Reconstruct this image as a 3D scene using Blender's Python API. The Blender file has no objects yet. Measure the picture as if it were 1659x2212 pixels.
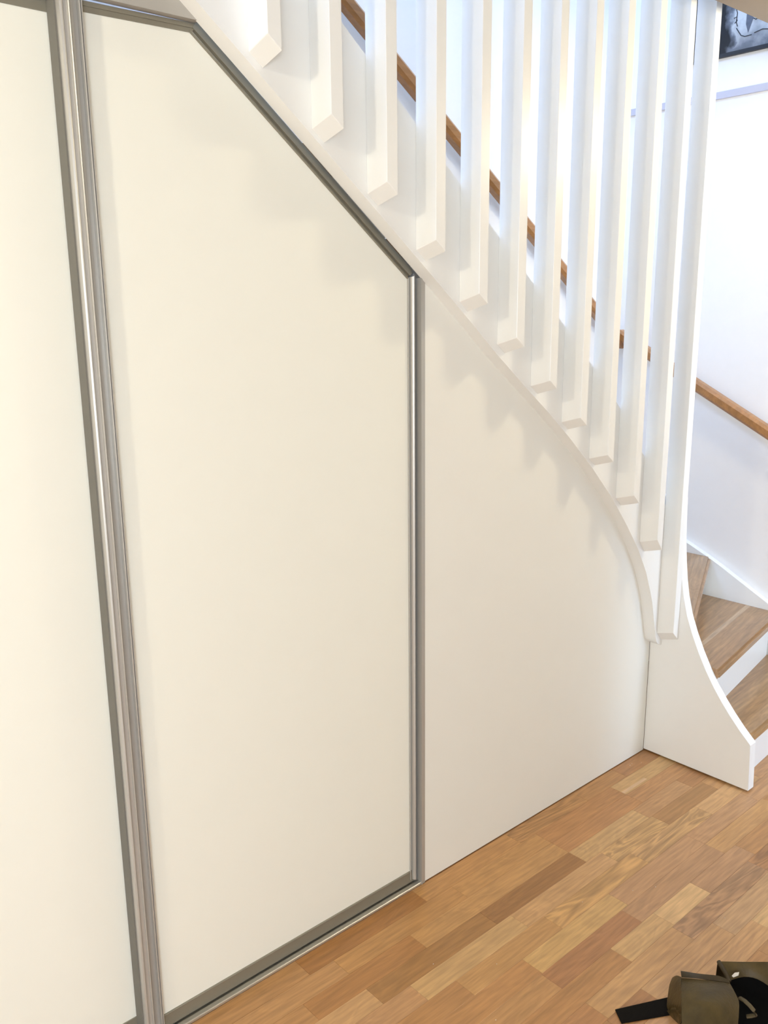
import bpy, bmesh, math, random
from mathutils import Vector, Matrix

C = bpy.context.scene.collection
scene = bpy.context.scene
random.seed(7)

# ------------------------------------------------------------------ camera
FPX = 1888.1
cam_d = bpy.data.cameras.new('camera')
cam = bpy.data.objects.new('camera', cam_d); C.objects.link(cam)
cam_d.sensor_fit = 'VERTICAL'; cam_d.sensor_height = 36.0; cam_d.sensor_width = 27.0
cam_d.lens = FPX / 2212 * 36.0
cam_d.clip_start = 0.05
r_ = Vector((0.746797, -0.664969, -0.010539)); u_ = Vector((0.15966, 0.163879, 0.973474)); f_ = Vector((0.645603, 0.72867, -0.228553))
M = Matrix((r_, u_, -f_)).transposed().to_4x4()
M.translation = Vector((-2.57157803, -1.51986241, 1.55))
cam.matrix_world = M
scene.camera = cam

# ------------------------------------------------------------------ world, lights, exposure
w = bpy.data.worlds.new('world'); scene.world = w; w.use_nodes = True
w.node_tree.nodes['Background'].inputs[0].default_value = (0.75, 0.87, 1.0, 1)
w.node_tree.nodes['Background'].inputs[1].default_value = 0.6
vs = scene.view_settings
vs.view_transform = 'Standard'; vs.look = 'None'; vs.gamma = 1.0; vs.use_curve_mapping = False
vs.exposure = 0.10

def point(name, loc, power, col, rad):
    d = bpy.data.lights.new(name, 'POINT'); d.energy = power; d.color = col; d.shadow_soft_size = rad
    o = bpy.data.objects.new(name, d); o.location = loc; C.objects.link(o); return o
def area(name, loc, target, sx, sy, power, col):
    d = bpy.data.lights.new(name, 'AREA'); d.shape = 'RECTANGLE'; d.size = sx; d.size_y = sy; d.energy = power; d.color = col
    o = bpy.data.objects.new(name, d); o.location = loc
    o.rotation_euler = (Vector(target) - Vector(loc)).to_track_quat('-Z', 'Y').to_euler(); C.objects.link(o); return o
point('room_lamp_light', (-3.35, -0.68, 2.27), 40, (1.0, 0.90, 0.70), 0.06)
point('room_fill_light', (-1.9, -2.2, 2.15), 5, (1.0, 0.92, 0.76), 0.14)  # added warm fill behind the camera, lifts the ambient light
point('hall_lamp_light', (0.14, -0.82, 2.12), 21, (1.0, 0.86, 0.60), 0.075)
area('room_window_light', (-3.8, -3.2, 1.20), (-3.6, 0, 0.9), 1.2, 1.3, 92, (0.82, 0.91, 1.0))
area('hall_window_light', (0.42, -3.3, 1.25), (0.42, 0, 1.1), 0.6, 1.9, 50, (0.56, 0.73, 1.0))
area('upper_window_light', (-2.9, 0.1, 4.1), (0.4, 0.3, 1.4), 1.4, 1.0, 85, (0.40, 0.58, 1.0))
area('stairwell_fill_light', (0.30, 0.25, 4.6), (0.30, 0.25, 0.0), 0.7, 0.7, 50, (0.50, 0.70, 1.0))  # added overhead fill to brighten the stairwell walls, no opening above it

# ------------------------------------------------------------------ material helpers
def srgb(r, g, b):
    def f(c):
        c /= 255.0
        return c / 12.92 if c <= 0.04045 else ((c + 0.055) / 1.055) ** 2.4
    return (f(r), f(g), f(b), 1)
def mat(name, col, rough=0.5, metal=0.0, noise=0.0, nscale=30.0, bump=0.0, bscale=200.0, spec=0.5, stretch=None, coat=0.0):
    m = bpy.data.materials.new(name); m.use_nodes = True
    nt = m.node_tree; b = nt.nodes['Principled BSDF']
    b.inputs['Roughness'].default_value = rough; b.inputs['Metallic'].default_value = metal
    b.inputs['Specular IOR Level'].default_value = spec; b.inputs['Coat Weight'].default_value = coat
    tc = nt.nodes.new('ShaderNodeTexCoord'); mp = nt.nodes.new('ShaderNodeMapping')
    nt.links.new(tc.outputs['Object'], mp.inputs[0])
    if stretch: mp.inputs['Scale'].default_value = stretch
    n = nt.nodes.new('ShaderNodeTexNoise'); n.inputs['Scale'].default_value = nscale; n.inputs['Detail'].default_value = 4
    nt.links.new(mp.outputs[0], n.inputs['Vector'])
    mr = nt.nodes.new('ShaderNodeMapRange'); mr.inputs[3].default_value = 1 - noise; mr.inputs[4].default_value = 1 + noise
    nt.links.new(n.outputs['Fac'], mr.inputs[0])
    mx = nt.nodes.new('ShaderNodeMixRGB'); mx.blend_type = 'MULTIPLY'; mx.inputs[0].default_value = 1
    mx.inputs[1].default_value = col
    nt.links.new(mr.outputs[0], mx.inputs[2]); nt.links.new(mx.outputs[0], b.inputs['Base Color'])
    if bump:
        n2 = nt.nodes.new('ShaderNodeTexNoise'); n2.inputs['Scale'].default_value = bscale; n2.inputs['Detail'].default_value = 3
        nt.links.new(mp.outputs[0], n2.inputs['Vector'])
        bp = nt.nodes.new('ShaderNodeBump'); bp.inputs['Strength'].default_value = bump; bp.inputs['Distance'].default_value = 0.001
        nt.links.new(n2.outputs['Fac'], bp.inputs['Height']); nt.links.new(bp.outputs[0], b.inputs['Normal'])
    return m
def wood(name, base, grain_axis='X', rough=0.35, use_obj_color=False, contrast=0.35, fine=60.0, coat=0.15, ring=1.0):
    """procedural timber: stretched fibre noise, wavy growth rings, pores; tint from the object's own colour"""
    m = bpy.data.materials.new(name); m.use_nodes = True
    nt = m.node_tree; L = nt.links; b = nt.nodes['Principled BSDF']
    b.inputs['Roughness'].default_value = rough; b.inputs['Coat Weight'].default_value = coat; b.inputs['Coat Roughness'].default_value = 0.2
    tc = nt.nodes.new('ShaderNodeTexCoord'); oi = nt.nodes.new('ShaderNodeObjectInfo')
    sc = {'X': (1, 14, 14), 'Y': (14, 1, 14), 'Z': (14, 14, 1)}[grain_axis]
    off = nt.nodes.new('ShaderNodeVectorMath'); off.operation = 'SCALE'; off.inputs[0].default_value = (37.0, 11.0, 5.0)
    L.new(oi.outputs['Random'], off.inputs['Scale'])
    ad = nt.nodes.new('ShaderNodeVectorMath'); ad.operation = 'ADD'
    L.new(tc.outputs['Object'], ad.inputs[0]); L.new(off.outputs[0], ad.inputs[1])
    def noise(scale, sv, det=5, dist=0.0):
        mp = nt.nodes.new('ShaderNodeMapping'); mp.inputs['Scale'].default_value = sv
        L.new(ad.outputs[0], mp.inputs[0])
        n = nt.nodes.new('ShaderNodeTexNoise'); n.inputs['Scale'].default_value = scale; n.inputs['Detail'].default_value = det
        n.inputs['Distortion'].default_value = dist
        L.new(mp.outputs[0], n.inputs['Vector']); return n.outputs['Fac']
    wide = noise(2.2, tuple(0.35 * s if s > 1 else 1.0 for s in sc), 3, 1.2)
    fib = noise(fine / 14.0, sc, 6)
    # growth rings: sine of the wide noise
    mt = nt.nodes.new('ShaderNodeMath'); mt.operation = 'MULTIPLY'; mt.inputs[1].default_value = 55.0; L.new(wide, mt.inputs[0])
    sn = nt.nodes.new('ShaderNodeMath'); sn.operation = 'SINE'; L.new(mt.outputs[0], sn.inputs[0])
    mr = nt.nodes.new('ShaderNodeMapRange'); mr.inputs[1].default_value = -1; mr.inputs[2].default_value = 1
    mr.inputs[3].default_value = 1 - contrast * 0.18 * ring; mr.inputs[4].default_value = 1 + contrast * 0.14 * ring; L.new(sn.outputs[0], mr.inputs[0])
    mr2 = nt.nodes.new('ShaderNodeMapRange'); mr2.inputs[1].default_value = 0.3; mr2.inputs[2].default_value = 0.7
    mr2.inputs[3].default_value = 1 - contrast * 0.6; mr2.inputs[4].default_value = 1 + contrast * 0.5; L.new(fib, mr2.inputs[0])
    mu = nt.nodes.new('ShaderNodeMath'); mu.operation = 'MULTIPLY'; L.new(mr.outputs[0], mu.inputs[0]); L.new(mr2.outputs[0], mu.inputs[1])
    mx = nt.nodes.new('ShaderNodeMixRGB'); mx.blend_type = 'MULTIPLY'; mx.inputs[0].default_value = 1
    if use_obj_color: L.new(oi.outputs['Color'], mx.inputs[1])
    else: mx.inputs[1].default_value = base
    L.new(mu.outputs[0], mx.inputs[2]); L.new(mx.outputs[0], b.inputs['Base Color'])
    bp = nt.nodes.new('ShaderNodeBump'); bp.inputs['Strength'].default_value = 0.12; bp.inputs['Distance'].default_value = 0.0006
    L.new(fib, bp.inputs['Height']); L.new(bp.outputs[0], b.inputs['Normal'])
    return m

M_WALL = mat('white_wall_paint', (0.86, 0.86, 0.85, 1), 0.75, noise=0.015, bump=0.15, bscale=120)
M_ROOM = mat('room_wall_paint', (0.80, 0.76, 0.70, 1), 0.8, noise=0.02, bump=0.15, bscale=120)
M_CEIL = mat('ceiling_shaded_tone', (0.27, 0.225, 0.18, 1), 0.85, noise=0.02, bump=0.2, bscale=90)  # ceiling shade is put into the colour, darker than the surface itself
M_FASC = mat('fascia_shade_grey', (0.40, 0.385, 0.35, 1), 0.5, noise=0.02)  # grey carries the shade on the fascia above the closet
M_PAINT = mat('white_gloss_paint', (0.83, 0.84, 0.82, 1), 0.32, noise=0.012, bump=0.08, bscale=60)
M_PANEL = mat('white_melamine', (0.82, 0.825, 0.75, 1), 0.42, noise=0.01, nscale=12, bump=0.05, bscale=350)
M_UPAN = mat('white_painted_board', (0.80, 0.80, 0.745, 1), 0.5, noise=0.012, nscale=10, bump=0.08, bscale=200)
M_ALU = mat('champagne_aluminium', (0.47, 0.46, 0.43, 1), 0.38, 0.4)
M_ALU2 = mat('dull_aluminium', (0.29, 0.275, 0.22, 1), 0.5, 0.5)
M_TRACK = mat('track_aluminium', (0.66, 0.65, 0.60, 1), 0.4, 0.8)
M_TRIM = mat('lavender_trim', (0.50, 0.49, 0.56, 1), 0.6)  # even lavender grey, darker than the wall it runs along
M_LEATH = mat('waxed_leather', (0.066, 0.046, 0.014, 1), 0.5, noise=0.75, nscale=22, bump=1.0, bscale=140, spec=0.35)
M_LEATH2 = mat('pale_leather_edge', (0.09, 0.068, 0.03, 1), 0.6, noise=0.3, nscale=60, bump=0.5, bscale=250)
M_LEATHD = mat('dark_leather', (0.040, 0.027, 0.009, 1), 0.6, noise=0.4, nscale=40, bump=0.6, bscale=200)
M_BLACK = mat('black_webbing', (0.007, 0.006, 0.005, 1), 0.9, noise=0.3, nscale=300, bump=0.9, bscale=900, spec=0.12)
M_BLACKF = mat('black_lining', (0.003, 0.003, 0.003, 1), 0.95, noise=0.3, nscale=90, spec=0.08)
M_CRUMB = mat('plaster_crumb', (0.75, 0.72, 0.66, 1), 0.8)
M_SIDE_SHADE = mat('stile_side_shade', (0.16, 0.155, 0.135, 1), 0.8, noise=0.05)  # shade tone for the stile's side face
M_METAL = mat('bracket_metal', (0.6, 0.6, 0.58, 1), 0.3, 1.0)
M_FLOOR = wood('beech_stave', (0.4, 0.2, 0.09, 1), 'X', 0.36, True, 0.30, 130.0)
M_FLAME = wood('flamed_beech_stave', (0.4, 0.2, 0.09, 1), 'X', 0.36, True, 0.34, 110.0, ring=3.2)
M_SUB = wood('beech_floor_beyond', (0.40, 0.205, 0.085, 1), 'X', 0.4, False, 0.3)
M_OAK = wood('oak_stave', (0.3, 0.2, 0.1, 1), 'X', 0.30, True, 0.42, 90.0, 0.3)
M_RAIL = wood('varnished_handrail', (0.36, 0.17, 0.055, 1), 'X', 0.35, False, 0.3)

# ------------------------------------------------------------------ mesh helpers
def obj(name, bm, m=None, parent=None, **props):
    me = bpy.data.meshes.new(name)
    bmesh.ops.recalc_face_normals(bm, faces=bm.faces[:])
    bm.to_mesh(me); bm.free()
    if m: me.materials.append(m)
    o = bpy.data.objects.new(name, me); C.objects.link(o)
    if parent: o.parent = parent
    for k, v in props.items(): o[k] = v
    return o
def empty(name, loc=(0, 0, 0), **props):
    o = bpy.data.objects.new(name, None); o.location = loc; o.empty_display_size = 0.05; C.objects.link(o)
    for k, v in props.items(): o[k] = v
    return o
def child(o, parent):
    o.parent = parent; o.matrix_parent_inverse = Matrix.Translation(-Vector(parent.location)); return o
def prism(pts, vec, bm=None, bevel=0.0, seg=1):
    """closed prism of the planar polygon pts swept along vec"""
    bm = bm or bmesh.new(); vec = Vector(vec)
    a = [bm.verts.new(p) for p in pts]; b = [bm.verts.new(Vector(p) + vec) for p in pts]
    n = len(pts); fs = [bm.faces.new(a), bm.faces.new(b[::-1])]
    for i in range(n): fs.append(bm.faces.new((a[i], b[i], b[(i + 1) % n], a[(i + 1) % n])))
    if bevel:
        es = list({e for f in fs for e in f.edges if len(e.link_faces) < 2 or e.calc_face_angle(0) > 0.5})
        bmesh.ops.recalc_face_normals(bm, faces=fs)
        bmesh.ops.bevel(bm, geom=es, offset=bevel, segments=seg, affect='EDGES', profile=0.5, clamp_overlap=True)
    return bm
def box(x0, x1, y0, y1, z0, z1, bm=None, bevel=0.0):
    return prism([(x0, y0, z0), (x1, y0, z0), (x1, y1, z0), (x0, y1, z0)], (0, 0, z1 - z0), bm, bevel)
def tube(path, rad, bm=None, n=10, flat=1.0):
    bm = bm or bmesh.new(); rings = []
    path = [Vector(p) for p in path]
    for i, p in enumerate(path):
        t = (path[min(i + 1, len(path) - 1)] - path[max(i - 1, 0)]).normalized()
        a = t.cross(Vector((0, 0, 1)));  a = a.normalized() if a.length > 1e-3 else Vector((1, 0, 0))
        b = a.cross(t)
        rings.append([bm.verts.new(p + a * rad * math.cos(2 * math.pi * k / n) + b * rad * flat * math.sin(2 * math.pi * k / n)) for k in range(n)])
    for i in range(len(rings) - 1):
        for k in range(n): bm.faces.new((rings[i][k], rings[i][(k + 1) % n], rings[i + 1][(k + 1) % n], rings[i + 1][k]))
    bm.faces.new(rings[0]); bm.faces.new(rings[-1][::-1])
    return bm
def sweep(profile, path, ups, bm=None):
    """profile: list of (side, up) swept along the path"""
    bm = bm or bmesh.new(); rings = []
    path = [Vector(p) for p in path]
    for i, p in enumerate(path):
        t0 = (p - path[i - 1]).normalized() if i else (path[1] - p).normalized()
        t1 = (path[i + 1] - p).normalized() if i < len(path) - 1 else t0
        t = (t0 + t1).normalized(); s = t.cross(Vector(ups)).normalized(); u = s.cross(t)
        k = 1 / max(0.4, math.sqrt((1 + t0.dot(t1)) / 2))
        rings.append([bm.verts.new(p + s * a * k + u * b) for a, b in profile])
    n = len(profile)
    for i in range(len(rings) - 1):
        for k in range(n): bm.faces.new((rings[i][k], rings[i][(k + 1) % n], rings[i + 1][(k + 1) % n], rings[i + 1][k]))
    bm.faces.new(rings[0]); bm.faces.new(rings[-1][::-1])
    return bm
def smooth(o, ang=35):
    for p in o.data.polygons: p.use_smooth = True
    try:
        o.data.set_sharp_from_angle(angle=math.radians(ang))
    except Exception: pass
    return o
def loft(rows, thick, bm=None, sub=3):
    """curved sheet with thickness through a grid of points (Catmull-Rom), closed on all sides"""
    bm = bm or bmesh.new()
    def cr(P, t):
        n = len(P) - 1; i = min(int(t), n - 1); f = t - i
        p = [Vector(P[max(0, min(n, i + k))]) for k in (-1, 0, 1, 2)]
        return 0.5 * ((2 * p[1]) + (p[2] - p[0]) * f + (2 * p[0] - 5 * p[1] + 4 * p[2] - p[3]) * f * f + (3 * p[1] - p[0] - 3 * p[2] + p[3]) * f ** 3)
    nu = (len(rows[0]) - 1) * sub; nv = (len(rows) - 1) * sub
    rr = [[cr(r, u / sub) for u in range(nu + 1)] for r in rows]
    G = [[cr([r[u] for r in rr], v / sub) for u in range(nu + 1)] for v in range(nv + 1)]
    def nor(v, u):
        a = G[v][min(u + 1, nu)] - G[v][max(u - 1, 0)]; b = G[min(v + 1, nv)][u] - G[max(v - 1, 0)][u]
        n = a.cross(b); n.normalize(); return n if n.z >= 0 else -n
    T = [[bm.verts.new(G[v][u]) for u in range(nu + 1)] for v in range(nv + 1)]
    B = [[bm.verts.new(G[v][u] - nor(v, u) * thick) for u in range(nu + 1)] for v in range(nv + 1)]
    for v in range(nv):
        for u in range(nu):
            bm.faces.new((T[v][u], T[v][u + 1], T[v + 1][u + 1], T[v + 1][u])); bm.faces.new((B[v][u], B[v + 1][u], B[v + 1][u + 1], B[v][u + 1]))
    for u in range(nu):
        bm.faces.new((T[0][u], B[0][u], B[0][u + 1], T[0][u + 1])); bm.faces.new((T[nv][u], T[nv][u + 1], B[nv][u + 1], B[nv][u]))
    for v in range(nv):
        bm.faces.new((T[v][0], T[v + 1][0], B[v + 1][0], B[v][0])); bm.faces.new((T[v][nu], B[v][nu], B[v + 1][nu], T[v + 1][nu]))
    return bm

ST = dict(kind='structure')
# ------------------------------------------------------------------ room shell
CZ = 2.335
obj('wall_back', box(-4.3, 0.85, 0.70, 0.80, -0.1, 4.7), M_WALL, **ST)
obj('wall_right', box(0.75, 0.85, -3.5, 0.70, -0.1, 4.7), M_WALL, **ST)
obj('wall_left', box(-4.4, -4.3, -3.5, 0.80, -0.1, 4.7), M_ROOM, **ST)
obj('wall_front', box(-4.3, 0.75, -3.5, -3.4, -0.1, 4.7), M_ROOM, **ST)
obj('wall_hall', box(-0.05, 0.05, -3.4, -1.15, 0.0, CZ), M_ROOM, **ST)
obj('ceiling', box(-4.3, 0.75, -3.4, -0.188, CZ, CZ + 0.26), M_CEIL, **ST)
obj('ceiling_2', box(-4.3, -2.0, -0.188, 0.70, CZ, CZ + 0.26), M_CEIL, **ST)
obj('ceiling_3', box(-4.4, 0.85, -3.5, 0.80, 4.7, 4.8), M_WALL, **ST)
obj('trim_1', box(0.738, 0.75, -3.4, 0.70, 2.297, 2.322), M_TRIM, **ST)
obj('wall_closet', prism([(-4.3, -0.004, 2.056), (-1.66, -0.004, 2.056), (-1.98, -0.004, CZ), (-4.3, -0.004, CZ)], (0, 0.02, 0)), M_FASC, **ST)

# ------------------------------------------------------------------ parquet floor, stave by stave
floor = obj('floor', box(-4.3, 0.85, -3.4, 0.70, -0.10, -0.0015), M_SUB, **ST)
RW = 0.0615
TONES = [(0.42, 0.215, 0.092), (0.45, 0.24, 0.105), (0.38, 0.185, 0.075), (0.47, 0.26, 0.125), (0.40, 0.20, 0.082), (0.43, 0.225, 0.11), (0.36, 0.17, 0.072)]
DARK = (0.30, 0.145, 0.053); RED = (0.36, 0.165, 0.074); LIGHT = (0.56, 0.34, 0.17); MID = (0.47, 0.275, 0.13); PINK = (0.41, 0.22, 0.115)
known = {0: [(-1.83, None), (-1.533, (0.34, 0.15, 0.05)), (-1.142, (0.44, 0.22, 0.085)), (-0.755, (0.40, 0.20, 0.08)), (-0.42, None), (-0.2, None), (0.1, None)],
         1: [(-1.76, None), (-1.4625, (0.42, 0.21, 0.08)), (-1.05, (0.43, 0.22, 0.085)), (-0.687, (0.41, 0.195, 0.078)), (-0.298, MID), (0.02, None)],
         2: [(-1.6, (0.36, 0.165, 0.06)), (-1.2645, (0.45, 0.235, 0.095)), (-0.687, (0.42, 0.2, 0.083)), (-0.3, (0.40, 0.20, 0.09)), (0.0, None)],
         3: [(-1.8, None), (-1.463, DARK), (-1.071, (0.30, 0.14, 0.052)), (-0.687, MID), (-0.36, (0.40, 0.21, 0.1)), (-0.1, None), (0.25, None)],
         4: [(-1.72, None), (-1.38, MID), (-1.02, None), (-0.62, (0.46, 0.26, 0.115)), (-0.347, (0.33, 0.165, 0.068)), (-0.05, None)],
         5: [(-1.6, None), (-1.29, (0.42, 0.22, 0.09)), (-0.96, (0.44, 0.24, 0.1)), (-0.56, (0.45, 0.25, 0.115)), (-0.2, None), (0.12, None)],
         6: [(-1.5, None), (-1.12, (0.48, 0.28, 0.12)), (-0.759, PINK), (-0.36, PINK), (-0.02, None)],
         7: [(-1.46, None), (-1.125, RED), (-0.79, PINK), (-0.36, None), (0.0, None)],
         8: [(-1.35, None), (-0.931, MID), (-0.739, LIGHT), (-0.554, PINK), (-0.3, None)],
         9: [(-1.45, None), (-1.12, (0.44, 0.24, 0.11)), (-0.75, (0.35, 0.19, 0.1)), (-0.346, (0.33, 0.16, 0.07)), (-0.05, None)],
         10: [(-1.5, None), (-1.127, (0.34, 0.16, 0.065)), (-0.99, None), (-0.66, (0.46, 0.27, 0.145)), (-0.3, None)],
         11: [(-1.2, None), (-0.90, None), (-0.575, LIGHT), (-0.3, None)]}
FLAMED = {(4, -0.62), (5, -0.96), (5, -0.56), (9, -0.35), (9, -0.75), (0, -0.76)}
X0, X1 = -2.45, 0.72
np_ = 0
for k in range(17):
    ya, yb = -0.0025 - RW * k, -0.0025 - RW * (k + 1)
    cuts = list(known.get(k, []))
    if not cuts: cuts = [(X0 + 0.3 + random.random() * 0.3, None)]
    x = cuts[0][0]; pre = []
    while x > X0 + 0.12:
        x -= random.uniform(0.28, 0.44); pre.append((max(x, X0), None))
    cuts = pre[::-1] + cuts
    x = cuts[-1][0]
    while True:
        x += random.uniform(0.24, 0.40)
        if x > X1 - 0.1: break
        cuts.append((x, None))
    cuts.append((X1, None))
    for (a, col), (b, _) in zip(cuts, cuts[1:]):
        g = 0.0002
        hx = (b - a) / 2 - g; hy = RW / 2 - g
        bm = bmesh.new(); e = 0.0007
        lo = [bm.verts.new((sx * hx, sy * hy, -0.0012)) for sx, sy in ((-1, -1), (1, -1), (1, 1), (-1, 1))]
        mi = [bm.verts.new((sx * hx, sy * hy, -0.0003)) for sx, sy in ((-1, -1), (1, -1), (1, 1), (-1, 1))]
        hi = [bm.verts.new((sx * (hx - e), sy * (hy - e), 0.0)) for sx, sy in ((-1, -1), (1, -1), (1, 1), (-1, 1))]
        bm.faces.new(hi); bm.faces.new(lo[::-1])
        for A, B in ((lo, mi), (mi, hi)):
            for i in range(4): bm.faces.new((A[i], A[(i + 1) % 4], B[(i + 1) % 4], B[i]))
        o = obj('plank', bm, M_FLAME if (k, round(a, 2)) in FLAMED else M_FLOOR, floor); o.location = ((a + b) / 2, (ya + yb) / 2, 0); np_ += 1
        c = col or random.choice(TONES); c = (c[0] * 1.18, c[1] * 1.25, c[2] * 1.16); j = random.uniform(0.95, 1.05)
        o.color = (c[0] * j, c[1] * j, c[2] * j, 1)
# the pale sapwood sliver glued into the stave by the stair foot
sl = obj('plank', box(-0.298, -0.165, -0.1185, -0.1062, 0.0, 0.00025), M_FLOOR, floor); sl.color = (0.66, 0.45, 0.26, 1); sl['label'] = 'pale sapwood sliver in the floor'

# ------------------------------------------------------------------ fixed panel under the stair
low = [(-1.6897, 2.0745), (-1.40, 1.8485), (-1.1142, 1.6235), (-0.9575, 1.497), (-0.8818, 1.4335), (-0.7714, 1.348), (-0.66, 1.264), (-0.557, 1.181),
       (-0.4462, 1.083), (-0.3463, 0.986), (-0.2973, 0.931), (-0.2495, 0.876), (-0.1797, 0.788), (-0.1230, 0.697), (-0.0880, 0.618), (-0.0735, 0.5796),
       (-0.0500, 0.490), (-0.0400, 0.452), (-0.0330, 0.434), (-0.0220, 0.421), (-0.0040, 0.4125)]
def lowz(x):
    for (a, za), (b, zb) in zip(low, low[1:]):
        if a <= x <= b: return za + (zb - za) * (x - a) / (b - a)
    return low[0][1] + (low[0][0] - x) * 0.78
pp = [(-1.0900, 0, 0.002), (-0.0020, 0, 0.002), (-0.0020, 0, 0.43)]
xs = [p[0] for p in low if p[0] > -1.09][::-1]
pp += [(x, 0, lowz(x) + 0.012) for x in xs if x < -0.02] + [(-1.0900, 0, lowz(-1.09) + 0.012)]
o = obj('understair_panel', prism(pp, (0, 0.018, 0)), M_UPAN,
        label='white fixed panel closing the space under the curved stair stringer, beside the sliding door', category='panel')

# ------------------------------------------------------------------ closet: doors, track, jamb
D = empty('sliding_door', (-1.5, 0.028, 0), label='white sliding closet door with sloping top corner in an aluminium frame, under the stair', category='door')
FY = 0.015
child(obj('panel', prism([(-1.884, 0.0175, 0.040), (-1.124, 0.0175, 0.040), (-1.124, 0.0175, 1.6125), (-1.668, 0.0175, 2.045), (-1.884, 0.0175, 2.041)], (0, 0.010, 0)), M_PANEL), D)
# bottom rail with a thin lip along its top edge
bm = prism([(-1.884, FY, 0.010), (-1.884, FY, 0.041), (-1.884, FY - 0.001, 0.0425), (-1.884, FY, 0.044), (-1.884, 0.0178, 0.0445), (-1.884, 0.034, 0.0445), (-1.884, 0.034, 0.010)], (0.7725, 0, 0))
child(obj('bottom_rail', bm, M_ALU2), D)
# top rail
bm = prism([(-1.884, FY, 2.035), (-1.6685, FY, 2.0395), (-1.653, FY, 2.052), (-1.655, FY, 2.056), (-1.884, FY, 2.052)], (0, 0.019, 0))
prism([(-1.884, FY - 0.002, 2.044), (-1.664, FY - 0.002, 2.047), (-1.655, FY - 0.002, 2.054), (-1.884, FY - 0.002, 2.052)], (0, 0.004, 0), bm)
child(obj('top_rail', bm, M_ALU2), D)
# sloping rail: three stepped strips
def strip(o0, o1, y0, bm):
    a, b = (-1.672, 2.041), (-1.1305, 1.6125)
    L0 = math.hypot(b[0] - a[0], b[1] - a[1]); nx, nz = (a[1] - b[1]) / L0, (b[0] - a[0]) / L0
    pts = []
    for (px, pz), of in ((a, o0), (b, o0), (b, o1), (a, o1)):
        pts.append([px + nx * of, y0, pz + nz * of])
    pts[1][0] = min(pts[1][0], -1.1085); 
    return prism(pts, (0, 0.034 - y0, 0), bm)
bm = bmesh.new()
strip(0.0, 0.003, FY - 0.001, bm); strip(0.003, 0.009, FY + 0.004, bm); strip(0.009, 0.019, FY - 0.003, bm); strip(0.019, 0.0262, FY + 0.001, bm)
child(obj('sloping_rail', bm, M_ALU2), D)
# right stile
def zprism(sec, z0, z1, bm=None): return prism([(x, y, z0) for x, y in sec], (0, 0, z1 - z0), bm)
sec = [(-1.1305, 0.034), (-1.1305, 0.013), (-1.1293, 0.0125), (-1.1287, 0.0175), (-1.1238, 0.0185), (-1.1230, 0.0120), (-1.1205, 0.0070), (-1.1178, 0.0055), (-1.1150, 0.0066),
       (-1.1138, 0.0105), (-1.1130, 0.0150), (-1.1082, 0.0155), (-1.1078, 0.034)]
bm = bmesh.new()
v0 = [bm.verts.new((x, y, 0.018)) for x, y in sec]; v1 = [bm.verts.new((x, y, 1.6125 + (x + 1.1305) * 0.55)) for x, y in sec]
bm.faces.new(v0); bm.faces.new(v1[::-1])
for i in range(len(sec)): bm.faces.new((v0[i], v1[i], v1[(i + 1) % len(sec)], v0[(i + 1) % len(sec)]))
child(smooth(obj('right_stile', bm, M_ALU), 50), D)
# wide left stile with the grip profile
sec = [(-1.9215, 0.034), (-1.9215, 0.0050), (-1.9210, 0.0015), (-1.9190, -0.0030), (-1.9160, -0.0042), (-1.9135, -0.0030), (-1.9126, 0.0000), (-1.9122, 0.0035), (-1.9118, 0.0005),
       (-1.9060, -0.0005), (-1.9053, -0.0040), (-1.9035, -0.0055), (-1.9018, -0.0035), (-1.9012, 0.0020), (-1.8990, 0.0045), (-1.8930, 0.0060), (-1.8925, 0.0080), (-1.8850, 0.0085), (-1.8846, -0.0010),
       (-1.8826, -0.0015), (-1.8822, 0.0075), (-1.8812, 0.0075), (-1.8808, -0.0010), (-1.8788, -0.0012), (-1.8784, 0.0180), (-1.8784, 0.034)]
child(smooth(obj('left_stile', zprism(sec, 0.010, 2.056), M_ALU), 40), D)
child(obj('side_shade_strip', box(-1.9245, -1.9215, 0.0060, 0.0362, 0.012, 2.050), M_SIDE_SHADE, label='dark grey strip standing in for shade on the stile side'), D)  # added strip, paints the shade on the stile's left side face

D2 = empty('sliding_door', (-2.5, 0.046, 0), label='brightly lit white sliding closet door at the left edge, behind the aluminium stile', category='door')
child(obj('panel', box(-3.10, -1.885, 0.0400, 0.050, 0.030, 2.045), M_PANEL), D2)
child(obj('bottom_rail', box(-3.10, -1.885, 0.037, 0.055, 0.010, 0.058), M_ALU2), D2)
child(obj('top_rail', box(-3.10, -1.885, 0.037, 0.055, 2.030, 2.054), M_ALU2), D2)
child(obj('left_stile', box(-3.145, -3.10, 0.036, 0.056, 0.010, 2.054), M_ALU), D2)
child(obj('right_stile', box(-1.885, -1.845, 0.037, 0.055, 0.010, 2.054), M_ALU), D2)

bm = prism([(-3.15, -0.002, 0.0), (-3.15, -0.002, 0.0055), (-3.15, 0.0, 0.007), (-3.15, 0.0105, 0.007), (-3.15, 0.0105, 0.002), (-3.15, 0.040, 0.002), (-3.15, 0.040, 0.006), (-3.15, 0.052, 0.006),
            (-3.15, 0.052, 0.002), (-3.15, 0.095, 0.002), (-3.15, 0.095, 0.0)], (2.0475, 0, 0))
obj('floor_track', bm, M_TRACK, label='pale aluminium sliding track on the floor below the closet doors', category='track')
sec = [(-1.1035, 0.0), (-1.1035, -0.0035), (-1.1000, -0.0035), (-1.0992, 0.0), (-1.0985, -0.0020), (-1.0902, -0.0020), (-1.0902, 0.095), (-1.1035, 0.095)]
bm = bmesh.new()
v0 = [bm.verts.new((x, y, 0.0)) for x, y in sec]; v1 = [bm.verts.new((x, y, lowz(x) - 0.0005)) for x, y in sec]
bm.faces.new(v0); bm.faces.new(v1[::-1])
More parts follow.
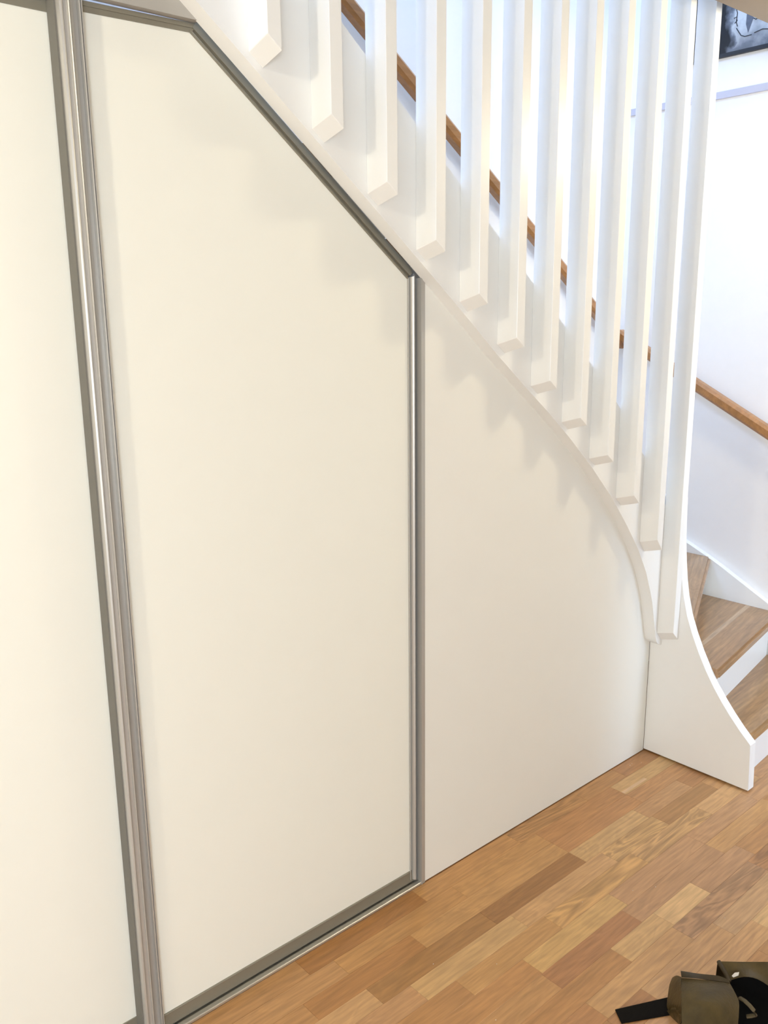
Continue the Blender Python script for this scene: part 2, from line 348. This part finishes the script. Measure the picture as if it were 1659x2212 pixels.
for i in range(len(sec)): bm.faces.new((v0[i], v1[i], v1[(i + 1) % len(sec)], v0[(i + 1) % len(sec)]))
obj('closet_jamb', bm, M_ALU, label='slim aluminium jamb between the sliding door and the fixed panel', category='jamb')

# ------------------------------------------------------------------ staircase
S = empty('staircase', (0.0, 0.0, 0.0), label='white winder staircase with square balusters, curved stringer and oak treads', category='staircase')
T = 0.043
low2 = [(-2.0, lowz(-2.0))] + low + [(0.0, 0.4125)]
top = [(-2.0, 2.610), (-1.3593, 2.0985), (-1.2122, 1.9800), (-1.0634, 1.8610), (-0.8794, 1.7140), (-0.7695, 1.6265), (-0.6265, 1.5125), (-0.4782, 1.3885), (-0.3363, 1.2640), (-0.2600, 1.1850), (-0.1877, 1.1020), (-0.1100, 1.0080), (-0.0363, 0.9120), (0.0, 0.865)]
# string board, swept lower edge: quads between lower and upper lines
bm = bmesh.new()
xs = sorted({p[0] for p in low2} | {p[0] for p in top})
def interp(P, x):
    for (a, za), (b, zb) in zip(P, P[1:]):
        if a <= x <= b: return za + (zb - za) * (x - a) / (b - a)
    return P[-1][1]
cols = [[bm.verts.new((x, y, z)) for y, z in ((-T, interp(low2, x)), (-T, interp(top, x)), (0.0, interp(top, x)), (0.0, interp(low2, x)))] for x in xs]
for a, b in zip(cols, cols[1:]):
    for i in range(4): bm.faces.new((a[i], a[(i + 1) % 4], b[(i + 1) % 4], b[i]))
bm.faces.new(cols[0]); bm.faces.new(cols[-1][::-1])
smooth(obj('stringer', bm, M_PAINT, S), 30)

# curved board at the stair foot (seen face-on, swept top edge)
prof = [(0.0, 0.006), (-0.3850, 0.006), (-0.3850, 0.012), (-0.3790, 0.1640), (-0.3755, 0.1690), (-0.3395, 0.2030), (-0.3038, 0.2415), (-0.2727, 0.2785), (-0.2409, 0.3210), (-0.2100, 0.3690),
        (-0.1810, 0.4215), (-0.1530, 0.4800), (-0.1300, 0.5380), (-0.1130, 0.6000), (-0.1030, 0.6550), (-0.0950, 0.7150), (-0.0885, 0.7850), (-0.0850, 0.86), (-0.083, 0.93), (0.0, 0.93)]
smooth(obj('foot_board', prism([(0.0005, y, z) for y, z in prof], (0.0365, 0, 0), bevel=0.0015), M_PAINT, S), 30)

# balusters: ends cut parallel to the stair and falling towards the stringer
bl = [(-1.5839, 2.0093), (-1.4429, 1.8936), (-1.3007, 1.7825), (-1.1589, 1.6733), (-1.0170, 1.5595), (-0.8788, 1.4550), (-0.7425, 1.3424), (-0.6038, 1.2337), (-0.4670, 1.1149), (-0.3205, 0.9752), (-0.1735, 0.8101)]
for i, (x, z) in enumerate(bl):
    W = 0.0302; Dp = 0.0632; dzy = 0.0178; dzx = -0.0235 if i < 9 else (-0.028 if i == 9 else -0.038)
    c = [(x, -T, z), (x, -T - Dp, z + dzy), (x + W, -T - Dp, z + dzy + dzx), (x + W, -T, z + dzx)]
    bm = bmesh.new()
    a = [bm.verts.new(p) for p in c]; b = [bm.verts.new((p[0], p[1], 3.25)) for p in c]
    bm.faces.new(a); bm.faces.new(b[::-1])
    for k in range(4): bm.faces.new((a[k], b[k], b[(k + 1) % 4], a[(k + 1) % 4]))
    bmesh.ops.bevel(bm, geom=bm.edges[:], offset=0.0009, segments=1, affect='EDGES')
    obj('baluster', bm, M_PAINT, S)
x, z = -0.0325, 0.4632
c = [(x, -T, z), (x, -T - 0.060, z + 0.0164), (-0.0002, -T - 0.060, z - 0.0152), (-0.0002, -T, z - 0.0316)]
bm = bmesh.new()
a = [bm.verts.new(p) for p in c]; b = [bm.verts.new((p[0], p[1], 3.25)) for p in c]
bm.faces.new(a); bm.faces.new(b[::-1])
for k in range(4): bm.faces.new((a[k], b[k], b[(k + 1) % 4], a[(k + 1) % 4]))
bmesh.ops.bevel(bm, geom=bm.edges[:], offset=0.0009, segments=1, affect='EDGES')
obj('newel_post', bm, M_PAINT, S, label='longest post, fixed to the face of the foot board')

# treads: glued oak staves, each its own strip
def clip(poly, p, n):      # keep side where (q-p).n >= 0
    out = []
    for i in range(len(poly)):
        a, b = Vector(poly[i]), Vector(poly[(i + 1) % len(poly)])
        da, db = (a - p).dot(n), (b - p).dot(n)
        if da >= 0: out.append(a)
        if da * db < 0: out.append(a + (b - a) * (da / (da - db)))
    return out
OAKS = [(0.35, 0.20, 0.086), (0.305, 0.17, 0.070), (0.385, 0.228, 0.102), (0.33, 0.186, 0.08), (0.28, 0.156, 0.064)]
def tread(poly, n0, n1, z, widths, tones):
    """poly: plan outline; n0->n1 the nosing line; z: top"""
    th = 0.036
    a, b = Vector(n0), Vector(n1); d = (b - a).normalized(); n = Vector((-d.y, d.x))   # inward
    ang = math.atan2(d.y, d.x)
    cen = sum((Vector(p) for p in poly), Vector((0, 0))) / len(poly)
    t = empty('tread', (cen.x, cen.y, z - th)); t.parent = S
    pos = 0.0
    for wd, tone in zip(widths, tones):
        P = clip(clip(poly, a + n * (pos - 1e-4), n), a + n * (pos + wd), -n)
        pos += wd
        if len(P) < 3: continue
        bm = bmesh.new()
        loc = Matrix.Rotation(-ang, 2)
        L = [loc @ (p - cen) for p in P]
        first = (pos - wd) < 1e-6
        prism([(q.x, q.y, 0) for q in L], (0, 0, th), bm)
        if first:
            es = [e for e in bm.edges if all(abs((Vector((v.co.x, v.co.y)) - loc @ (a - cen)).dot(Vector((0, 1)))) < 2e-4 for v in e.verts) and abs(e.verts[0].co.z - e.verts[1].co.z) < 1e-6]
            bmesh.ops.recalc_face_normals(bm, faces=bm.faces[:])
            bmesh.ops.bevel(bm, geom=es, offset=0.009, segments=4, affect='EDGES')
        o = smooth(obj('stave', bm, M_OAK, t), 40); o.rotation_euler.z = ang
        o.color = (*tone, 1)
    return t
XI, XO = 0.0372, 0.7195
def rnd(n): return [random.choice(OAKS) for _ in range(n)]
def yl(p, s, x): return p[1] + s * (x - p[0])
Z1, Z2, Z3 = 0.188, 0.370, 0.534
n1a, n1b = (XI, -0.3695), (XO, -0.3210)
s2 = 0.163; n2a, n2b = (XI, -0.2400), (XO, -0.2400 + s2 * (XO - XI))
s3 = 0.462; n3a, n3b = (XI, -0.1410), (XO, -0.1410 + s3 * (XO - XI))
tread([n1a, n1b, (XO, 0.03), (XI, -0.20)], n1a, n1b, Z1, (0.055, 0.045, 0.06, 0.05, 0.06, 0.05, 0.06, 0.1), [OAKS[2], OAKS[0], OAKS[2], OAKS[0], OAKS[3], OAKS[1], OAKS[0], OAKS[1]])
tread([n2a, n2b, (XO, 0.27), (XI, -0.08)], n2a, n2b, Z2, (0.058, 0.060, 0.018, 0.050, 0.05, 0.05, 0.05, 0.1, 0.1), [OAKS[3], OAKS[0], (0.46, 0.31, 0.18), OAKS[0], OAKS[3], OAKS[4], OAKS[1], OAKS[4], OAKS[1]])
tread([n3a, n3b, (XO, 0.62), (XI, 0.0)], n3a, n3b, Z3, (0.055, 0.05, 0.05, 0.05, 0.06, 0.06, 0.1, 0.2, 0.2), [OAKS[2], OAKS[0], OAKS[3], OAKS[0], OAKS[2], OAKS[1]] + rnd(3))
def riser(a, b, inset, z0, z1):
    a, b = Vector(a), Vector(b); d = (b - a).normalized(); n = Vector((-d.y, d.x))
    p = [a + n * inset, b + n * inset, b + n * (inset + 0.014), a + n * (inset + 0.014)]
    obj('riser', prism([(q.x, q.y, z0) for q in p], (0, 0, z1 - z0)), M_PAINT, S)
riser(n1a, n1b, 0.036, 0.0, Z1 - 0.036)
riser(n2a, n2b, 0.036, Z1, Z2 - 0.036)
riser((XI, n3a[1]), (XO - 0.016, n3b[1] - 0.016 * s3), 0.030, Z2, Z3 - 0.036)
# kite winder and straight flight behind the stringer
tread([(XI, 0.002), (XO, 0.52), (XO, 0.69), (0.40, 0.69), (XI, 0.03)], (XI, 0.002), (XO, 0.52), 0.735, (0.06, 0.06, 0.06, 0.2, 0.3), rnd(5))
for k in range(6):
    xa = 0.05 - 0.237 * k
    bm = box(xa - 0.243, xa, 0.024, 0.672, 0.965 + 0.185 * k - 0.036, 0.965 + 0.185 * k, bevel=0.006)
    o = obj('tread', bm, M_OAK, S); o.color = (*random.choice(OAKS), 1)
    obj('riser', box(xa - 0.046, xa - 0.032, 0.024, 0.672, 0.78 + 0.185 * k, 0.929 + 0.185 * k), M_PAINT, S)
# wall strings
ws = [(-0.52, 0.0), (-0.52, 0.165), (-0.0771, 0.3960), (0.1326, 0.5060), (0.1753, 0.5270), (0.2831, 0.5735), (0.45, 0.645), (0.66, 0.735), (0.66, 0.0)]
smooth(obj('wall_string', prism([(0.7205, y, z) for y, z in ws], (0.0285, 0, 0), bevel=0.0015), M_PAINT, S), 30)
ws = [(0.749, 0.0), (0.749, 0.96), (0.02, 1.10), (-1.35, 2.15), (-1.35, 1.70), (0.0, 0.65), (0.0, 0.0)]
obj('wall_string', prism([(x, 0.6735, z) for x, z in ws], (0, 0.0255, 0)), M_PAINT, S)

# ------------------------------------------------------------------ handrail on the walls
H = empty('wall_handrail', (0.70, 0.65, 1.415), label='varnished timber handrail running down the stairwell walls behind the balusters', category='handrail')
prof = [(-0.022, -0.012), (-0.022, 0.010), (-0.013, 0.021), (0.013, 0.021), (0.022, 0.010), (0.022, -0.012), (0.013, -0.022), (-0.013, -0.022)]
bm = sweep(prof, [(0.70, -1.0, 0.562), (0.70, 0.648, 1.4265)], (0, 0, 1))
child(obj('rail', bm, M_RAIL), H)
bm = sweep(prof, [(0.722, 0.648, 1.3835), (-2.0, 0.648, 3.2505)], (0, 0, 1))
child(obj('rail', bm, M_RAIL), H)
def bracket(p, wall):
    bm = tube([Vector(p) + Vector((0, 0, -0.02)), Vector(p) + Vector((0, 0, -0.045)), Vector(p) + Vector(wall) * 0.6 + Vector((0, 0, -0.055)), Vector(p) + Vector(wall) + Vector((0, 0, -0.055))], 0.006)
    child(smooth(obj('bracket', bm, M_METAL), 60), H)
bracket((0.42, 0.648, 1.590), (0, 0.052, 0)); bracket((-1.0, 0.648, 2.564), (0, 0.052, 0)); bracket((0.70, -0.55, 0.798), (0.05, 0, 0))

# ------------------------------------------------------------------ drawing on the stair wall
m = bpy.data.materials.new('charcoal_wash'); m.use_nodes = True; nt = m.node_tree; L = nt.links
tc = nt.nodes.new('ShaderNodeTexCoord'); sep = nt.nodes.new('ShaderNodeSeparateXYZ'); L.new(tc.outputs['Object'], sep.inputs[0])
nz = nt.nodes.new('ShaderNodeTexNoise'); nz.inputs['Scale'].default_value = 14; nz.inputs['Detail'].default_value = 6; L.new(tc.outputs['Object'], nz.inputs['Vector'])
def math_(op, a, b):
    n = nt.nodes.new('ShaderNodeMath'); n.operation = op
    for i, v in enumerate((a, b)):
        if isinstance(v, (int, float)): n.inputs[i].default_value = v
        else: L.new(v, n.inputs[i])
    return n.outputs[0]
wob = math_('MULTIPLY', math_('SUBTRACT', nz.outputs['Fac'], 0.5), 0.16)
side = math_('ADD', sep.outputs['Y'], wob)
foot = math_('ADD', sep.outputs['Z'], wob)
r1 = nt.nodes.new('ShaderNodeMapRange'); r1.inputs[1].default_value = 0.045; r1.inputs[2].default_value = 0.095; L.new(side, r1.inputs[0])
r2 = nt.nodes.new('ShaderNodeMapRange'); r2.inputs[1].default_value = 0.085; r2.inputs[2].default_value = 0.0; L.new(foot, r2.inputs[0])
dk = math_('MAXIMUM', r1.outputs[0], math_('MULTIPLY', r2.outputs[0], 0.55))
cr = nt.nodes.new('ShaderNodeValToRGB'); cr.color_ramp.elements[0].color = srgb(212, 214, 214); cr.color_ramp.elements[1].color = srgb(22, 22, 24)
e = cr.color_ramp.elements.new(0.45); e.color = srgb(112, 116, 124)
L.new(dk, cr.inputs[0]); L.new(cr.outputs[0], nt.nodes['Principled BSDF'].inputs['Base Color']); nt.nodes['Principled BSDF'].inputs['Roughness'].default_value = 0.7
M_INK = mat('ink_line', srgb(38, 40, 46), 0.7); M_GREY = mat('grey_wash', srgb(104, 108, 118), 0.7, noise=0.3, nscale=60)
P = empty('framed_drawing', (0.735, 0.19, 2.447), label='dark and grey-blue charcoal drawing hung high on the stairwell wall', category='picture')
def pc(o):
    o.parent = P; return o
# local coords: y = 0 is the drawing's middle, z = 0 its bottom edge
pc(obj('canvas', box(-0.002, 0.013, -0.34, 0.25, 0.0, 0.60), m))
pc(obj('bottom_edge', box(-0.004, 0.013, -0.342, 0.252, -0.008, 0.004), M_INK))
pc(obj('grey_stripe', prism([(-0.0022, 0.012, 0.30), (-0.0022, 0.014, 0.085), (-0.0022, 0.004, 0.055), (-0.0022, -0.012, 0.10), (-0.0022, -0.014, 0.30)], (-0.0008, 0, 0)), M_GREY))
bm = bmesh.new()
for path in ([(-0.02, 0.13), (-0.034, 0.155), (-0.044, 0.150), (-0.040, 0.125), (-0.036, 0.118)], [(-0.012, 0.10), (-0.022, 0.094), (-0.030, 0.096)], [(-0.045, 0.135), (-0.06, 0.14), (-0.075, 0.152)],
             [(0.058, 0.155), (0.050, 0.13), (0.052, 0.10), (0.046, 0.085)], [(0.062, 0.115), (0.052, 0.118), (0.049, 0.105), (0.058, 0.098)], [(0.05, 0.08), (0.03, 0.052), (0.015, 0.045), (-0.01, 0.046)],
             [(-0.02, 0.05), (-0.05, 0.056), (-0.07, 0.052), (-0.085, 0.044)]):
    tube([(-0.0025, y, z) for y, z in path], 0.0016, bm, 5)
pc(obj('ink_lines', bm, M_INK))

# ------------------------------------------------------------------ tool pouch on the floor
POCKET = [[[-0.966, -0.702, 0.07], [-0.957, -0.726, 0.078], [-0.943, -0.747, 0.08], [-0.926, -0.768, 0.08], [-0.907, -0.786, 0.075]], [[-1.007, -0.724, 0.08], [-0.997, -0.751, 0.092], [-0.982, -0.772, 0.095], [-0.957, -0.79, 0.09], [-0.924, -0.806, 0.075]], [[-1.036, -0.742, 0.078], [-1.029, -0.77, 0.092], [-1.01, -0.791, 0.095], [-0.98, -0.808, 0.088], [-0.937, -0.822, 0.07]], [[-1.055, -0.754, 0.07], [-1.043, -0.779, 0.08], [-1.027, -0.802, 0.085], [-1.0, -0.82, 0.08], [-0.962, -0.835, 0.065]], [[-1.079, -0.769, 0.055], [-1.067, -0.794, 0.065], [-1.051, -0.815, 0.07], [-1.024, -0.833, 0.065], [-0.991, -0.848, 0.055]]]
RIM = [[[-0.966, -0.699, 0.084], [-0.953, -0.722, 0.088], [-0.936, -0.743, 0.088], [-0.917, -0.763, 0.086], [-0.905, -0.782, 0.08]], [[-0.966, -0.702, 0.071], [-0.957, -0.726, 0.079], [-0.943, -0.747, 0.081], [-0.926, -0.768, 0.081], [-0.907, -0.786, 0.076]]]
GUS = [[[-0.966, -0.701, 0.072], [-0.991, -0.715, 0.078], [-1.012, -0.727, 0.08], [-1.037, -0.742, 0.078], [-1.05, -0.75, 0.071], [-1.06, -0.756, 0.066], [-1.08, -0.768, 0.055]], [[-0.957, -0.685, 0.06], [-0.976, -0.69, 0.055], [-0.993, -0.699, 0.05], [-1.015, -0.713, 0.045], [-1.026, -0.723, 0.04], [-1.028, -0.73, 0.03], [-1.036, -0.745, 0.02]], [[-0.943, -0.668, 0.035], [-0.959, -0.671, 0.028], [-0.98, -0.68, 0.02], [-0.997, -0.688, 0.012], [-1.006, -0.695, 0.007], [-1.014, -0.709, 0.006], [-1.02, -0.73, 0.006]]]
BACK = [[[-0.863, -0.735, 0.075], [-0.833, -0.769, 0.078], [-0.805, -0.795, 0.078], [-0.771, -0.821, 0.075]], [[-0.871, -0.755, 0.066], [-0.842, -0.774, 0.066], [-0.819, -0.798, 0.066], [-0.8, -0.835, 0.066]], [[-0.877, -0.771, 0.055], [-0.839, -0.786, 0.052], [-0.823, -0.81, 0.052], [-0.823, -0.847, 0.05]]]
WELT = [[-0.864, -0.736, 0.076], [-0.873, -0.751, 0.072], [-0.879, -0.764, 0.066], [-0.886, -0.775, 0.06]]
LIN = [[[-0.871, -0.768, 0.05], [-0.837, -0.786, 0.05], [-0.821, -0.809, 0.05], [-0.82, -0.846, 0.048]], [[-0.871, -0.783, 0.03], [-0.84, -0.796, 0.02], [-0.827, -0.819, 0.02], [-0.824, -0.85, 0.02]], [[-0.898, -0.804, 0.02], [-0.876, -0.819, 0.012], [-0.862, -0.838, 0.012], [-0.85, -0.863, 0.012]], [[-0.96, -0.834, 0.015], [-0.938, -0.849, 0.012], [-0.92, -0.866, 0.012], [-0.898, -0.885, 0.012]]]
TAB = [[-0.903, -0.809, 0.05], [-0.909, -0.823, 0.055], [-0.914, -0.837, 0.055], [-0.915, -0.847, 0.05], [-0.913, -0.851, 0.04], [-0.916, -0.844, 0.035], [-0.92, -0.835, 0.03]]
PAINT = [[-0.874, -0.774, 0.075], [-0.861, -0.774, 0.075], [-0.852, -0.78, 0.075], [-0.861, -0.783, 0.075], [-0.875, -0.778, 0.075]]
B = empty('tool_pouch', (-0.95, -0.76, 0.0), label='stained brown leather tool pouch with black strap lying on the parquet', category='tool pouch')
child(smooth(obj('pocket_front', loft(POCKET, 0.003), M_LEATH), 60), B)
child(smooth(obj('pocket_rim', loft(RIM, 0.004), M_LEATHD), 60), B)
child(smooth(obj('gusset', loft(GUS, 0.003), M_LEATH), 60), B)
child(smooth(obj('back_panel', loft(BACK, 0.004), M_LEATH), 60), B)
child(smooth(obj('welt', tube(WELT, 0.005, n=8), M_LEATHD), 60), B)
child(smooth(obj('lining', loft(LIN, 0.004), M_BLACKF), 60), B)
# side walls that carry the leather: outer wall behind the back panel and under the pocket mouth
WALLS = [[[-0.863, -0.733, 0.074], [-0.833, -0.767, 0.077], [-0.805, -0.793, 0.077], [-0.771, -0.819, 0.074]], [[-0.856, -0.728, 0.002], [-0.826, -0.762, 0.002], [-0.798, -0.787, 0.002], [-0.764, -0.812, 0.002]]]
child(smooth(obj('back_wall', loft(WALLS, 0.003), M_LEATHD), 60), B)
MOUTH = [[[-0.966, -0.701, 0.069], [-0.957, -0.725, 0.077], [-0.943, -0.746, 0.079], [-0.926, -0.767, 0.079], [-0.88, -0.772, 0.055]], [[-0.945, -0.672, 0.003], [-0.935, -0.700, 0.003], [-0.920, -0.722, 0.003], [-0.903, -0.745, 0.003], [-0.868, -0.752, 0.003]]]
child(smooth(obj('mouth_wall', loft(MOUTH, 0.003), M_LEATHD), 60), B)
child(smooth(obj('loop', tube(TAB, 0.0055, n=8, flat=0.6), M_LEATH2), 60), B)
s0 = [(-1.0900, -0.6150), (-1.112, -0.646), (-1.000, -0.712), (-0.960, -0.681)]
child(obj('strap', prism([(x, y, 0.0006) for x, y in s0], (0, 0, 0.003), bevel=0.0006), M_BLACK), B)
child(obj('paint_spot', prism([(x, y, z - 0.0085) for x, y, z in PAINT], (0, 0, 0.002)), M_CRUMB, label='pale paint spot'), B)

# ------------------------------------------------------------------ crumbs on the floor
bm = bmesh.new()
for x, y in [(-0.6416, -0.4422), (-0.6996, -0.4086), (-0.8394, -0.3448), (-0.1153, -0.0279), (-0.0863, -0.046), (-1.1786, -0.3407), (-1.3093, -0.4522), (-1.2918, -0.2374), (-0.13, -0.03), (-0.62, -0.63)]:
    r = random.uniform(0.0010, 0.0017)
    mtx = Matrix.Translation((x, y, r * 0.8)) @ Matrix.Diagonal((r, r * 0.8, r * 0.8, 1))
    bmesh.ops.create_icosphere(bm, subdivisions=1, radius=1.0, matrix=mtx)
obj('plaster_crumbs', bm, M_CRUMB, kind='stuff', label='tiny white plaster crumbs scattered over the parquet', category='crumbs')
print('planks', np_)
